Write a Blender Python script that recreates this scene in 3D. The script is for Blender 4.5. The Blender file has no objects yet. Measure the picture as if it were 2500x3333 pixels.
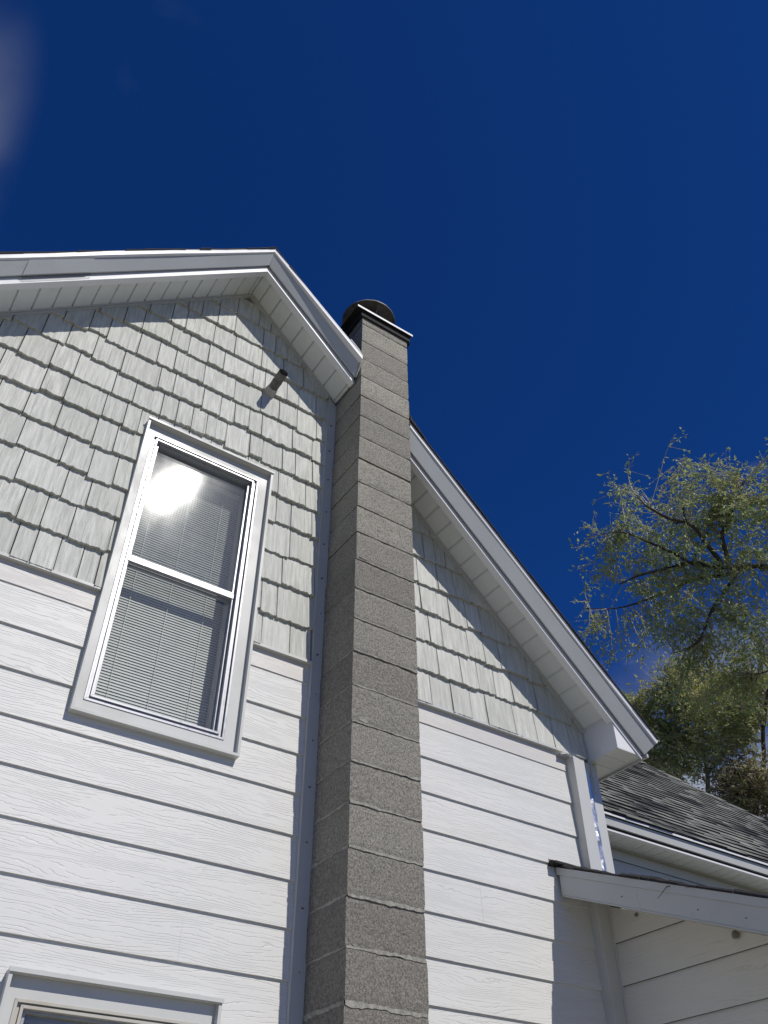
import bpy, math, random
from mathutils import Vector, Matrix, noise
random.seed(7)
H = 1.6                      # camera height above the ground; all z below are given relative to the camera
scene = bpy.context.scene
col = scene.collection

# ------------------------------------------------------------------ camera
cd = bpy.data.cameras.new('camera'); cam = bpy.data.objects.new('camera', cd); col.objects.link(cam)
cd.sensor_fit = 'HORIZONTAL'; cd.sensor_width = 36.0; cd.lens = 36.0*2794.37/2500.0
cd.clip_start = 0.05; cd.clip_end = 5000
CAMROT = None  # filled below
def rod(r):
    a = Vector(r); t = a.length; return Matrix.Rotation(t, 3, a.normalized())
Rm = rod((-0.71458746, -0.56973858, 0.21830734)) @ Matrix(((1,0,0),(0,0,-1),(0,1,0)))   # world -> (right, down, forward)
C2W = Matrix((Rm[0], -Rm[1], -Rm[2])).transposed()
cam.matrix_world = Matrix.Translation((0,0,H)) @ C2W.to_4x4()
scene.camera = cam

# ------------------------------------------------------------------ sun, sky, exposure
SUN = Vector((0.285, -1.0, 1.03)).normalized()
sd = bpy.data.lights.new('sun', 'SUN'); sun = bpy.data.objects.new('sun', sd); col.objects.link(sun)
sd.energy = 3.5; sd.angle = math.radians(0.53); sd.color = (1.0, 0.955, 0.895)
sun.rotation_euler = SUN.to_track_quat('Z', 'Y').to_euler(); sun.location = (3, -8, 12)
world = bpy.data.worlds.new('World'); scene.world = world; world.use_nodes = True
nt = world.node_tree; nt.nodes.clear()
def wn(t): return nt.nodes.new(t)
sky = wn('ShaderNodeTexSky'); sky.sky_type = 'NISHITA'; sky.sun_disc = False
sky.sun_elevation = math.asin(SUN.z); sky.sun_rotation = math.atan2(SUN.x, SUN.y)
sky.altitude = 1800; sky.air_density = 0.9; sky.dust_density = 0.1; sky.ozone_density = 3.5
tint = wn('ShaderNodeMix'); tint.data_type = 'RGBA'; tint.blend_type = 'MULTIPLY'; tint.inputs[0].default_value = 1
nt.links.new(sky.outputs[0], tint.inputs[6]); tint.inputs[7].default_value = (0.11, 0.46, 1.08, 1)
tc = wn('ShaderNodeTexCoord')
def blob(d, size, amt, seed, sc=3.0, lo=.45, hi=.75, stretch=(1,1,1)):
    """a patch of thin cloud, or of added fill haze, round sky direction d"""
    dv = Vector(d).normalized()
    dot = wn('ShaderNodeVectorMath'); dot.operation = 'DISTANCE'; dot.inputs[1].default_value = dv
    mp0 = wn('ShaderNodeVectorMath'); mp0.operation = 'NORMALIZE'; nt.links.new(tc.outputs['Generated'], mp0.inputs[0])
    sc0 = wn('ShaderNodeVectorMath'); sc0.operation = 'SUBTRACT'; nt.links.new(mp0.outputs[0], sc0.inputs[0]); sc0.inputs[1].default_value = dv
    st = wn('ShaderNodeVectorMath'); st.operation = 'MULTIPLY'; nt.links.new(sc0.outputs[0], st.inputs[0]); st.inputs[1].default_value = stretch
    ln = wn('ShaderNodeVectorMath'); ln.operation = 'LENGTH'; nt.links.new(st.outputs[0], ln.inputs[0])
    mr = wn('ShaderNodeMapRange'); mr.interpolation_type = 'SMOOTHSTEP'; nt.links.new(ln.outputs['Value'], mr.inputs[0])
    mr.inputs[1].default_value = 0; mr.inputs[2].default_value = size; mr.inputs[3].default_value = 1; mr.inputs[4].default_value = 0
    no = wn('ShaderNodeTexNoise'); no.inputs['Scale'].default_value = sc; no.inputs['Detail'].default_value = 7; no.inputs['Distortion'].default_value = .4
    mp = wn('ShaderNodeMapping'); mp.inputs['Location'].default_value = (seed, seed*.3, 0); nt.links.new(mp0.outputs[0], mp.inputs[0]); nt.links.new(mp.outputs[0], no.inputs['Vector'])
    m2 = wn('ShaderNodeMapRange'); m2.interpolation_type = 'SMOOTHSTEP'; nt.links.new(no.outputs[0], m2.inputs[0]); m2.inputs[1].default_value = lo; m2.inputs[2].default_value = hi
    mu = wn('ShaderNodeMath'); mu.operation = 'MULTIPLY'; nt.links.new(mr.outputs[0], mu.inputs[0]); nt.links.new(m2.outputs[0], mu.inputs[1])
    m3 = wn('ShaderNodeMath'); m3.operation = 'MULTIPLY'; nt.links.new(mu.outputs[0], m3.inputs[0]); m3.inputs[1].default_value = amt
    return m3.outputs[0]
blobs = [blob((-.132,.556,.822), .16, .42, 1.3, 8, .22, .72, (2.4,.9,.9)),
         blob((.80,.50,.40), .20, 1.0, 5.1, 6, .38, .62),
         blob((.675,.539,.503), .05, .5, 2.2, 22, .45, .8),
         blob((.70,.33,.64), .04, .35, 4.2, 30, .5, .8),
         blob((.0,.40,.92), .06, .25, 8.2, 14, .5, .8),
         blob((-.55,-.75,.35), 1.05, .75, 3.1, 2.2, .30, .62)]  # unseen haze behind the camera, added for whitish fill light
acc = blobs[0]
for b in blobs[1:]:
    mx = wn('ShaderNodeMath'); mx.operation = 'MAXIMUM'; nt.links.new(acc, mx.inputs[0]); nt.links.new(b, mx.inputs[1]); acc = mx.outputs[0]
cm = wn('ShaderNodeMix'); cm.data_type = 'RGBA'; nt.links.new(acc, cm.inputs[0]); nt.links.new(tint.outputs[2], cm.inputs[6]); cm.inputs[7].default_value = (4.6, 5.2, 6.2, 1)
bg = wn('ShaderNodeBackground'); bg.inputs[1].default_value = 0.076; nt.links.new(cm.outputs[2], bg.inputs[0])
wo = wn('ShaderNodeOutputWorld'); nt.links.new(bg.outputs[0], wo.inputs[0])
scene.view_settings.view_transform = 'Standard'; scene.view_settings.look = 'None'
scene.view_settings.exposure = 0.0; scene.view_settings.gamma = 1; scene.view_settings.use_curve_mapping = False
scene.cycles.max_bounces = 8; scene.cycles.transparent_max_bounces = 12; scene.cycles.sample_clamp_indirect = 4

# ------------------------------------------------------------------ material helpers
class NT:
    def __init__(s, name):
        s.m = bpy.data.materials.new(name); s.m.use_nodes = True; s.t = s.m.node_tree; s.t.nodes.clear()
        s.out = s.n('ShaderNodeOutputMaterial'); s.b = s.n('ShaderNodeBsdfPrincipled'); s.l(s.b.outputs[0], s.out.inputs[0])
        s.tc = s.n('ShaderNodeTexCoord')
    def n(s, t): return s.t.nodes.new(t)
    def l(s, a, b): s.t.links.new(a, b)
    def put(s, sock, v):
        if hasattr(v, 'links') or hasattr(v, 'is_linked'): s.l(v, sock)
        else: sock.default_value = v
    def vec(s, scale=(1,1,1), loc=(0,0,0), src=None):
        m = s.n('ShaderNodeMapping'); m.inputs['Scale'].default_value = scale; m.inputs['Location'].default_value = loc
        s.l(src or s.tc.outputs['Object'], m.inputs[0]); return m.outputs[0]
    def noise(s, vec, sc=1.0, det=3.0, rough=.5, dist=0.0):
        n = s.n('ShaderNodeTexNoise'); n.inputs['Scale'].default_value = sc; n.inputs['Detail'].default_value = det
        n.inputs['Roughness'].default_value = rough; n.inputs['Distortion'].default_value = dist; s.l(vec, n.inputs['Vector']); return n.outputs[0]
    def math(s, op, a, b=0.0, c=0.0):
        n = s.n('ShaderNodeMath'); n.operation = op; s.put(n.inputs[0], a); s.put(n.inputs[1], b); s.put(n.inputs[2], c); return n.outputs[0]
    def mr(s, v, a, b, c=0.0, d=1.0, smooth=True):
        n = s.n('ShaderNodeMapRange'); n.interpolation_type = 'SMOOTHSTEP' if smooth else 'LINEAR'; s.put(n.inputs[0], v)
        for i, q in enumerate((a,b,c,d)): n.inputs[i+1].default_value = q
        return n.outputs[0]
    def mix(s, f, a, b, mode='MIX'):
        n = s.n('ShaderNodeMix'); n.data_type = 'RGBA'; n.blend_type = mode; s.put(n.inputs[0], f)
        for i, v in ((6,a),(7,b)):
            if isinstance(v, tuple): n.inputs[i].default_value = (*v[:3], 1)
            else: s.l(v, n.inputs[i])
        return n.outputs[2]
    def bump(s, h, strength=.5, dist=.002, nrm=None):
        n = s.n('ShaderNodeBump'); n.inputs['Strength'].default_value = strength; n.inputs['Distance'].default_value = dist
        s.l(h, n.inputs['Height'])
        if nrm: s.l(nrm, n.inputs['Normal'])
        return n.outputs[0]
    def set(s, color=None, rough=None, metal=None, normal=None, spec=None):
        if color is not None:
            if isinstance(color, tuple): s.b.inputs['Base Color'].default_value = (*color[:3], 1)
            else: s.l(color, s.b.inputs['Base Color'])
        if rough is not None: s.put(s.b.inputs['Roughness'], rough)
        if metal is not None: s.b.inputs['Metallic'].default_value = metal
        if spec is not None: s.b.inputs['Specular IOR Level'].default_value = spec
        if normal is not None: s.l(normal, s.b.inputs['Normal'])
        return s.m

def mat_siding(name, c0, c1, strength=1.0):
    s = NT(name)
    sep = s.n('ShaderNodeSeparateXYZ'); s.l(s.tc.outputs['Object'], sep.inputs[0])
    x, y, z = sep.outputs
    row = s.math('FLOOR', s.math('DIVIDE', s.math('SUBTRACT', z, 1.60-.0325+H-0.0), .2045))
    wnz = s.n('ShaderNodeTexWhiteNoise'); wnz.noise_dimensions = '1D'; s.l(row, wnz.inputs['W'])
    xo = s.math('ADD', s.math('ADD', x, y), s.math('MULTIPLY', wnz.outputs[0], 7.0))
    def cvec(ax, az, o=0.0):
        c = s.n('ShaderNodeCombineXYZ'); s.l(s.math('MULTIPLY', xo, ax), c.inputs[0]); s.l(s.math('MULTIPLY_ADD', z, az, o), c.inputs[1]); s.l(wnz.outputs[0], c.inputs[2]); return c.outputs[0]
    big = s.noise(cvec(1.7, 9.0), 1, 1.5, .45)
    wig = s.noise(cvec(13, 40.0, 3.3), 1, 3, .6)
    v = s.math('ADD', s.math('MULTIPLY', z, 84.0), s.math('ADD', s.math('MULTIPLY', big, 10.0), s.math('MULTIPLY', wig, 1.3)))
    fr = s.math('PINGPONG', v, .5)
    line = s.mr(fr, 0.0, .15, 1, 0)
    mask = s.mr(s.noise(cvec(3.6, 60, 9.0), 1, 2, .6), .40, .50)
    line = s.math('MULTIPLY', line, mask)
    fine = s.noise(cvec(30, 260), 1, 2, .6)
    nrm = s.bump(s.math('MULTIPLY', line, -1), .55*strength, .0017)
    nrm = s.bump(fine, .25*strength, .0007, nrm)
    blot = s.noise(s.vec((1.3,1.3,2.0)), 1, 4, .55)
    blot2 = s.noise(s.vec((.6,.6,6.0)), 1, 3, .55)
    c = s.mix(s.mr(blot, .35, .7), c0, c1)
    c = s.mix(s.mr(blot2, .55, .75, 0, .30), c, (c1[0]*.93, c1[1]*.90, c1[2]*.84))
    c = s.mix(s.math('MULTIPLY', line, .22), c, (c0[0]*.45, c0[1]*.45, c0[2]*.46))
    return s.set(c, .48, 0, nrm, .35)

def mat_paint(name, c, rough=.45, dirt=.25, bump=.15, dirtcol=None, metal=0.0):
    s = NT(name)
    a = s.noise(s.vec((3,3,3)), 1, 5, .6); b = s.noise(s.vec((25,25,8)), 1, 4, .65); w = s.noise(s.vec((1.6,1.6,1.6)), 1, 1, .5)
    dc = dirtcol or (c[0]*.72, c[1]*.69, c[2]*.62)
    cc = s.mix(s.mr(a, .45, .8, 0, dirt), c, dc); cc = s.mix(s.mr(b, .62, .8, 0, dirt*1.3), cc, dc)
    nrm = s.bump(w, bump, .03); nrm = s.bump(b, bump, .0012, nrm)
    return s.set(cc, s.mr(a, .3, .7, rough-.06, rough+.1), metal, nrm, .4)

def mat_shake():
    s = NT('weathered grey shake siding')
    sep = s.n('ShaderNodeSeparateXYZ'); s.l(s.tc.outputs['Object'], sep.inputs[0])
    g = s.noise(s.vec((60,60,2.2)), 1, 4, .65); g2 = s.noise(s.vec((150,150,5)), 1, 3, .6); big = s.noise(s.vec((2.1,2.1,3.0)), 1, 4, .6)
    c = s.mix(s.mr(g, .35, .68), (.455,.462,.415), (.65,.652,.592)); at = s.n('ShaderNodeAttribute'); at.attribute_name = 'tone'; c = s.mix(s.mr(at.outputs['Fac'], .35, 1.0, 0, .42, False), c, (.43,.44,.39)); c = s.mix(s.mr(at.outputs['Fac'], .0, .3, .35, 0, False), c, (.68,.68,.62)); c = s.mix(s.mr(big, .4, .75, 0, .35), c, (.50,.505,.46))
    c = s.mix(s.mr(g2, .58, .72, 0, .35), c, (.30,.31,.29))
    nrm = s.bump(g, .9, .006); nrm = s.bump(g2, .6, .002, nrm)
    return s.set(c, .62, 0, nrm, .3)

def mat_block():
    s = NT('grey concrete block')
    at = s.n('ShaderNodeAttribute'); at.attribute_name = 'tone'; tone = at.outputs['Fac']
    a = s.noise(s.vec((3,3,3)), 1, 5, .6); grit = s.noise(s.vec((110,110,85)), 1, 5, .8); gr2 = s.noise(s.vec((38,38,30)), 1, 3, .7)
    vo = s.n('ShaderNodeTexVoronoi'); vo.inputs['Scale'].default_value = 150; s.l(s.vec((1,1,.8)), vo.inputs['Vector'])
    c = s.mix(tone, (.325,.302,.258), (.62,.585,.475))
    c = s.mix(s.mr(a, .35, .7, 0, .5), c, (.35,.335,.29))
    c = s.mix(s.mr(grit, .40, .56, .6, 0), c, (.095,.088,.078))
    c = s.mix(s.mr(grit, .55, .68, 0, .5), c, (.54,.51,.44))
    c = s.mix(s.mr(gr2, .55, .7, 0, .4), c, (.20,.185,.165))
    pit = s.mr(vo.outputs['Distance'], .0, .32, 0, 1)
    h = s.math('ADD', s.math('MULTIPLY', grit, 1.0), s.math('MULTIPLY', pit, .5))
    nrm = s.bump(h, 1.0, .011); nrm = s.bump(gr2, .5, .006, nrm)
    return s.set(c, .92, 0, nrm, .2)

def mat_simple(name, c, rough=.6, metal=0.0, var=.2, sc=12.0, bump=.2, bd=.003, spec=.4):
    s = NT(name); a = s.noise(s.vec((sc,sc,sc)), 1, 5, .65)
    cc = s.mix(s.mr(a, .3, .7), tuple(q*(1-var) for q in c), tuple(min(1,q*(1+var)) for q in c))
    return s.set(cc, s.mr(a, .2, .8, max(rough-.12,.02), rough+.12), metal, s.bump(a, bump, bd), spec)

M = {}
M['siding'] = mat_siding('white wood grain siding', (.65,.65,.618), (.69,.685,.65))
M['siding_cream'] = mat_siding('cream siding', (.60,.59,.54), (.64,.63,.57), .25)
M['starter'] = mat_siding('yellowed siding board', (.61,.59,.555), (.66,.635,.59), .7)
M['shake'] = mat_shake()
M['trim'] = mat_paint('pale grey aluminium trim', (.56,.565,.535), .42, .35)
M['trim_blue'] = mat_paint('blue grey metal trim', (.50,.51,.50), .5, .3)
M['fascia'] = mat_paint('wavy white fascia metal', (.47,.485,.475), .42, .34, .5)
M['white'] = mat_paint('bright white metal', (.78,.78,.78), .35, .12, .1)
M['soffit'] = mat_paint('white soffit panel', (.76,.78,.75), .5, .30, .1, (.50,.51,.46))
M['dark'] = mat_simple('painted lap shade', (.07,.066,.06), .9)  # near-black colour paints the shade under the lap edges
M['shingle'] = None
M['alu'] = mat_simple('bare aluminium', (.38,.385,.40), .42, .45, .10, 30, .10, .001)
M['foil'] = mat_simple('crinkled foil tape', (.60,.60,.60), .38, .85, .05, 22, .5, .006)
M['galv'] = mat_simple('dull galvanised steel', (.17,.165,.16), .6, .35, .5, 9, .3, .003)
M['pipe'] = mat_simple('stained grey pipe', (.13,.125,.115), .6, .2, .45, 22, .2, .002)
M['pipe_light'] = mat_simple('painted pipe collar', (.42,.42,.40), .5, 0, .12, 30, .2, .002)
M['mortar'] = mat_simple('light mortar', (.31,.30,.26), .95, 0, .28, 45, .8, .006, .2)
M['mortar_dark'] = mat_simple('dark joint mortar', (.10,.095,.085), .95, 0, .3, 45, .8, .006, .2)  # darker mortar for the upper joints
M['blind'] = mat_simple('white blind slat', (.66,.67,.60), .35, 0, .04, 10, .02, .001)
M['interior'] = mat_simple('room plaster', (.45,.43,.40), .9)
M['tar'] = mat_simple('black roofing edge', (.022,.021,.021), .85, 0, .4, 40, .6, .006)
M['rust'] = mat_simple('rotten bare wood', (.22,.14,.10), .9, 0, .5, 60, .6, .004)
M['wasp'] = mat_simple('dried mud', (.20,.175,.14), .95, 0, .35, 60, .9, .01)
M['block'] = mat_block()
M['frame_old'] = mat_paint('yellowed aluminium frame', (.50,.48,.42), .45, .5, .1, (.30,.24,.15))
M['screw'] = mat_simple('dark screw head', (.12,.12,.13), .5, .5)

def mat_shingle():
    s = NT('grey asphalt shingle')
    g = s.noise(s.vec((140,140,140)), 1, 3, .8); a = s.noise(s.vec((4,4,4)), 1, 4, .6)
    st = s.noise(s.vec((1.1,2.4,2.4), (3.2,0,1.1)), 1, 4, .6)
    c = s.mix(s.mr(a, .35, .65), (.19,.195,.175), (.31,.315,.28)); c = s.mix(s.mr(g, .4, .6, .35, 0), c, (.04,.04,.04)); c = s.mix(s.mr(g, .6, .75, 0, .5), c, (.36,.35,.32))
    c = s.mix(s.mr(st, .50, .58, 0, .85), c, (.028,.030,.034))
    return s.set(c, .95, 0, s.bump(g, .8, .004), .15)
M['shingle'] = mat_shingle()

def mat_glass(name, sky_dark=0.0):
    s = NT(name); s.t.nodes.remove(s.b)
    tr = s.n('ShaderNodeBsdfTransparent'); tr.inputs[0].default_value = (.86,.88,.88,1)
    g1 = s.n('ShaderNodeBsdfGlossy'); g1.inputs['Roughness'].default_value = .03
    g2 = s.n('ShaderNodeBsdfGlossy'); g2.inputs['Roughness'].default_value = .12
    df = s.n('ShaderNodeBsdfDiffuse'); df.inputs[0].default_value = (.55,.55,.52,1)
    lw = s.n('ShaderNodeLayerWeight'); lw.inputs[0].default_value = .5; fres = s.math('MULTIPLY_ADD', s.math('POWER', lw.outputs['Facing'], 5.0), .93, .07)
    m1 = s.n('ShaderNodeMixShader'); s.l(fres, m1.inputs[0]); s.l(tr.outputs[0], m1.inputs[1]); s.l(g1.outputs[0], m1.inputs[2])
    smear = s.noise(s.vec((7,7,3)), 1, 5, .6)
    m2 = s.n('ShaderNodeMixShader'); s.l(s.mr(smear, .3, .75, .0003, .0020), m2.inputs[0]); s.l(m1.outputs[0], m2.inputs[1]); s.l(g2.outputs[0], m2.inputs[2])
    spk = s.noise(s.vec((170,170,170)), 1, 2, .7); pat = s.noise(s.vec((5,5,5)), 1, 3, .6)
    dust = s.math('ADD', s.math('MULTIPLY', s.mr(spk, .62, .72), s.mr(pat, .4, .65, .02, .45)), .085)
    m3 = s.n('ShaderNodeMixShader'); s.l(dust, m3.inputs[0]); s.l(m2.outputs[0], m3.inputs[1]); s.l(df.outputs[0], m3.inputs[2])
    s.l(m3.outputs[0], s.out.inputs[0]); return s.m
M['glass'] = mat_glass('dusty window glass')

# ------------------------------------------------------------------ mesh helpers
class MB:
    """collects faces with a material slot each; z is relative to the camera and lifted by H on build"""
    def __init__(s): s.v = []; s.f = []; s.mi = []; s.tone = None
    def face(s, pts, mi=0):
        k = len(s.v); s.v += [tuple(p) for p in pts]; s.f.append(tuple(range(k, k+len(pts)))); s.mi.append(mi)
    def box(s, x0, x1, y0, y1, z0, z1, mi=0):
        P = [(x0,y0,z0),(x1,y0,z0),(x1,y1,z0),(x0,y1,z0),(x0,y0,z1),(x1,y0,z1),(x1,y1,z1),(x0,y1,z1)]
        k = len(s.v); s.v += P
        for q in ((0,3,2,1),(4,5,6,7),(0,1,5,4),(1,2,6,5),(2,3,7,6),(3,0,4,7)): s.f.append(tuple(k+i for i in q)); s.mi.append(mi)
    def prism(s, A, B, mi=0):
        """two matching closed outlines A and B (lists of points) joined, with caps"""
        n = len(A); k = len(s.v); s.v += [tuple(p) for p in A] + [tuple(p) for p in B]
        for i in range(n):
            j = (i+1) % n; s.f.append((k+i, k+j, k+n+j, k+n+i)); s.mi.append(mi)
        s.f.append(tuple(k+i for i in reversed(range(n)))); s.mi.append(mi); s.f.append(tuple(k+n+i for i in range(n))); s.mi.append(mi)
    def tube(s, pts, rad, n=6, mi=0, cap=True):
        k0 = len(s.v); pts = [Vector(p) for p in pts]; m = len(pts)
        for i, p in enumerate(pts):
            d = (pts[min(i+1,m-1)]-pts[max(i-1,0)]); d = d.normalized() if d.length > 1e-9 else Vector((0,0,1))
            a = d.orthogonal().normalized(); b = d.cross(a); r = rad[i] if isinstance(rad, (list,tuple)) else rad
            for q in range(n):
                t = 2*math.pi*q/n; s.v.append(tuple(p + a*r*math.cos(t) + b*r*math.sin(t)))
        for i in range(m-1):
            for q in range(n):
                w = (q+1) % n; s.f.append((k0+i*n+q, k0+i*n+w, k0+(i+1)*n+w, k0+(i+1)*n+q)); s.mi.append(mi)
        if cap:
            s.f.append(tuple(k0+q for q in reversed(range(n)))); s.mi.append(mi); s.f.append(tuple(k0+(m-1)*n+q for q in range(n))); s.mi.append(mi)
    def build(s, name, mats, parent=None, smooth=False, recalc=True, bevel=0.0, label=None, lift=True):
        me = bpy.data.meshes.new(name); hz = H if lift else 0
        me.from_pydata([(a,b,c+hz) for a,b,c in s.v], [], s.f)
        for m in (mats if isinstance(mats, (list,tuple)) else [mats]): me.materials.append(m)
        for p, mi in zip(me.polygons, s.mi): p.material_index = mi; p.use_smooth = smooth
        if s.tone:
            at = me.attributes.new('tone', 'FLOAT', 'POINT'); at.data.foreach_set('value', s.tone)
        if recalc:
            import bmesh
            bm = bmesh.new(); bm.from_mesh(me); bmesh.ops.recalc_face_normals(bm, faces=bm.faces); bm.to_mesh(me); bm.free()
        o = bpy.data.objects.new(name, me); col.objects.link(o)
        if bevel:
            b = o.modifiers.new('bevel', 'BEVEL'); b.width = bevel; b.segments = 2; b.limit_method = 'ANGLE'
        if parent is not None:
            o.parent = parent; o.matrix_parent_inverse = parent_inv(parent)
        if label: o['label'] = label
        return o
def wloc(o):
    v = Vector(o.location)
    return v + (wloc(o.parent)-Vector(o.parent.location)*0 if False else Vector((0,0,0)))
def parent_inv(p):
    # every object is built in world coordinates; only empties carry a location
    while p is not None and p.type != 'EMPTY': p = p.parent
    return Matrix.Translation(p.location).inverted() if (p is not None) else Matrix.Identity(4)
def build_child(mb, name, mats, parent, **k):
    o = mb.build(name, mats, None, **k); o.parent = parent
    if parent.type == 'EMPTY': o.matrix_parent_inverse = Matrix.Translation(parent.location).inverted()
    return o
def empty(name, loc, label, cat, group=None):
    o = bpy.data.objects.new(name, None); col.objects.link(o); o.location = loc; o.empty_display_size = .3
    o['label'] = label; o['category'] = cat
    if group: o['group'] = group
    return o

# ------------------------------------------------------------------ dimensions of the house
W = 3.555            # front wall plane
PX = 1.227           # ridge x
def S(x): return 5.442 - .977*abs(x-PX)      # soffit height on the front wall
XL, XR = -1.60, 4.06                         # corners of the main house
CX0, CX1, CY0, CY1 = 1.99, 2.393, 3.20, 3.605  # chimney
BACK = 11.0; GR = -H
house = empty('house', (1.2, 7.0, 0), 'white gabled house with grey shake gable, block chimney and small lean-to porch', 'house')

# ground
g = MB(); g.face([(-400,-400,GR),(400,-400,GR),(400,400,GR),(-400,400,GR)])
sg = NT('lawn'); a1 = sg.noise(sg.vec((.6,.6,.6)),1,5,.6); a2 = sg.noise(sg.vec((30,30,30)),1,3,.7)
gm = sg.set(sg.mix(sg.mr(a2,.3,.7), sg.mix(sg.mr(a1,.4,.6),(.19,.19,.10),(.28,.25,.18)), (.20,.19,.13)), .95, 0, sg.bump(a2,.8,.02), .1)
go = g.build('ground', gm); go['kind'] = 'structure'
g = MB(); g.face([(-3,-3.2,GR+.004),(6.5,-3.2,GR+.004),(6.5,3.40,GR+.004),(-3,3.40,GR+.004)])
go = g.build('path', mat_simple('pale concrete path', (.42,.40,.35), .9, 0, .12, 6, .4, .004)); go['kind'] = 'structure'

# windows: outer casing rectangles (x0,x1,z0,z1) at the wall
WIN = [(.745, 1.560, 1.866, 3.750), (.782, 1.612, -.80, .850)]

def clip_rects(x0, x1, z0, z1, holes):
    rs = [(x0,x1,z0,z1)]
    for hx0,hx1,hz0,hz1 in holes:
        out = []
        for a,b,c,d in rs:
            if hx1 <= a or hx0 >= b or hz1 <= c or hz0 >= d: out.append((a,b,c,d)); continue
            if a < hx0: out.append((a,hx0,c,d))
            if hx1 < b: out.append((hx1,b,c,d))
            m0, m1 = max(a,hx0), min(b,hx1)
            if c < hz0: out.append((m0,m1,c,hz0))
            if hz1 < d: out.append((m0,m1,hz1,d))
        rs = out
    return rs
HOLES = [(a+.012,b-.012,c+.012,d-.012) for a,b,c,d in WIN]

# wall sheathing (solid wall with window openings)
b = MB()
OP = [(a+.05,b_-.05,c+.05,d-.05) for a,b_,c,d in WIN]
for a0,b0,c0,d0 in clip_rects(XL, XR, GR, 2.65, OP): b.box(a0,b0,W+.012,W+.13,c0,d0)
for a0,b0,c0,d0 in clip_rects(XL+.05, XR-.05, 2.65, 2.68, OP): b.box(a0,b0,W+.012,W+.13,c0,d0)
# gable part in vertical strips so that the window opening stays free
xs = [XL+.05, OP[0][0], OP[0][1], PX+.36, XR-.05]
def strip(x0, x1, z0):
    pts = [(x0,z0),(x1,z0),(x1,S(x1)+.03)] + ([(PX,S(PX)+.03)] if x0 < PX < x1 else []) + [(x0,S(x0)+.03)]
    b.prism([(x,W+.012,z) for x,z in pts], [(x,W+.13,z) for x,z in pts])
strip(XL+.05, OP[0][0], 2.68); strip(OP[0][0], OP[0][1], OP[0][3]); strip(OP[0][1], XR-.05, 2.68)
b.box(XL, XL+.13, W+.13, BACK, GR, 2.66); b.box(XR-.13, XR, W+.13, BACK, GR, 2.60); b.box(XL,XR,BACK,BACK+.13,GR,2.66)
pts = [(XL+.05,2.66),(XR-.05,2.66),(PX,5.46)]; b.prism([(x,BACK,z) for x,z in pts],[(x,BACK+.13,z) for x,z in pts])
b.box(XL+.13, XR-.13, 6.4, 6.5, GR, 2.6)
b.box(XL+.13, XR-.13, W+.13, 6.4, GR+.3, GR+.35); b.box(XL+.13, XR-.13, W+.13, 6.4, 1.05, 1.25)
build_child(b, 'wall', M['interior'], house)

# lap siding on the front
def planks(regions, courses, yw, mi=0, butt=.0125, tilt=.002):
    mb = MB()
    for k in range(len(courses)-1):
        zt, zb = courses[k], courses[k+1]
        for (x0, x1) in regions:
            sag = 0
            for (a,b_,c,d) in clip_rects(x0, x1, zb, zt+.012, HOLES if yw == W else []):
                yt = yw - tilt - butt*(zt+.012-d)/(zt+.012-zb); yb = yw - tilt - butt*(zt+.012-c)/(zt+.012-zb)
                # subdivided along x with a very slight waviness of the butt edge
                n = max(1, int((b_-a)/.22))
                for i in range(n):
                    xa = a+(b_-a)*i/n; xb = a+(b_-a)*(i+1)/n
                    wa = .0012*noise.noise((xa*2.1, c*9, 3.3)); wb = .0012*noise.noise((xb*2.1, c*9, 3.3))
                    za = c+wa if c == zb else c; zb2 = c+wb if c == zb else c
                    mb.face([(xa,yb,za),(xb,yb,zb2),(xb,yt,d),(xa,yt,d)], mi)
                    if c == zb:
                        mb.face([(xa,yb,za),(xa,yw+.012,za),(xb,yw+.012,zb2),(xb,yb,zb2)], mi)
                if abs(a-x0) > 1e-6 or True:
                    mb.face([(a,yb,c),(a,yt,d),(a,yw+.012,d),(a,yw+.012,c)], mi)
                    mb.face([(b_,yb,c),(b_,yw+.012,c),(b_,yw+.012,d),(b_,yt,d)], mi)
    return mb
CO = [2.195 - .2045*k for k in range(0, 19)]
CO = [2.403] + [z for z in CO if z > GR+.1]
mb = planks([(XL, 1.935), (CX1-.002, 3.815)], CO, W)
build_child(mb, 'siding', M['siding'], house, label='white wood-grain lap siding below the shakes', recalc=False)
for rg in ((XL, .757), (1.548, 1.935), (CX1-.002, 3.83)):
    mb = planks([rg], [2.512, 2.403], W, 0, .007)
    build_child(mb, 'starter_board', M['starter'], house, label='narrow yellowed board under the shakes', recalc=False)
# end joints where two boards meet
for (x, z, y) in ((1.415, .966, W), (3.02, 1.3815, W), (3.30, .7675, W), (.30, 1.3815, W)):
    b = MB(); b.prism([(x,y-.0152,z+.001),(x+.0018,y-.0152,z+.001),(x+.0018,y-.0028,z+.2035),(x,y-.0028,z+.2035)],[(x,y-.010,z+.001),(x+.0018,y-.010,z+.001),(x+.0018,y+.002,z+.2035),(x,y+.002,z+.2035)])
    build_child(b, 'board_joint', M['trim'], house)
# foundation
b = MB(); b.box(XL,XR-.1,W-.01,W+.01,GR,GR+.12); build_child(b, 'foundation', M['block'], house)

# horizontal trim between siding and shakes
b = MB()
for x0, x1 in ((XL, .742), (1.563, 1.93), (CX1, 3.905)):
    P = [(W-.030,2.517),(W-.030,2.533),(W-.024,2.533),(W-.024,2.523),(W+.01,2.523),(W+.01,2.517)]
    b.prism([(x0,y,z) for y,z in P], [(x1,y,z) for y,z in P])
build_child(b, 'siding_trim', M['trim'], house)

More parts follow.
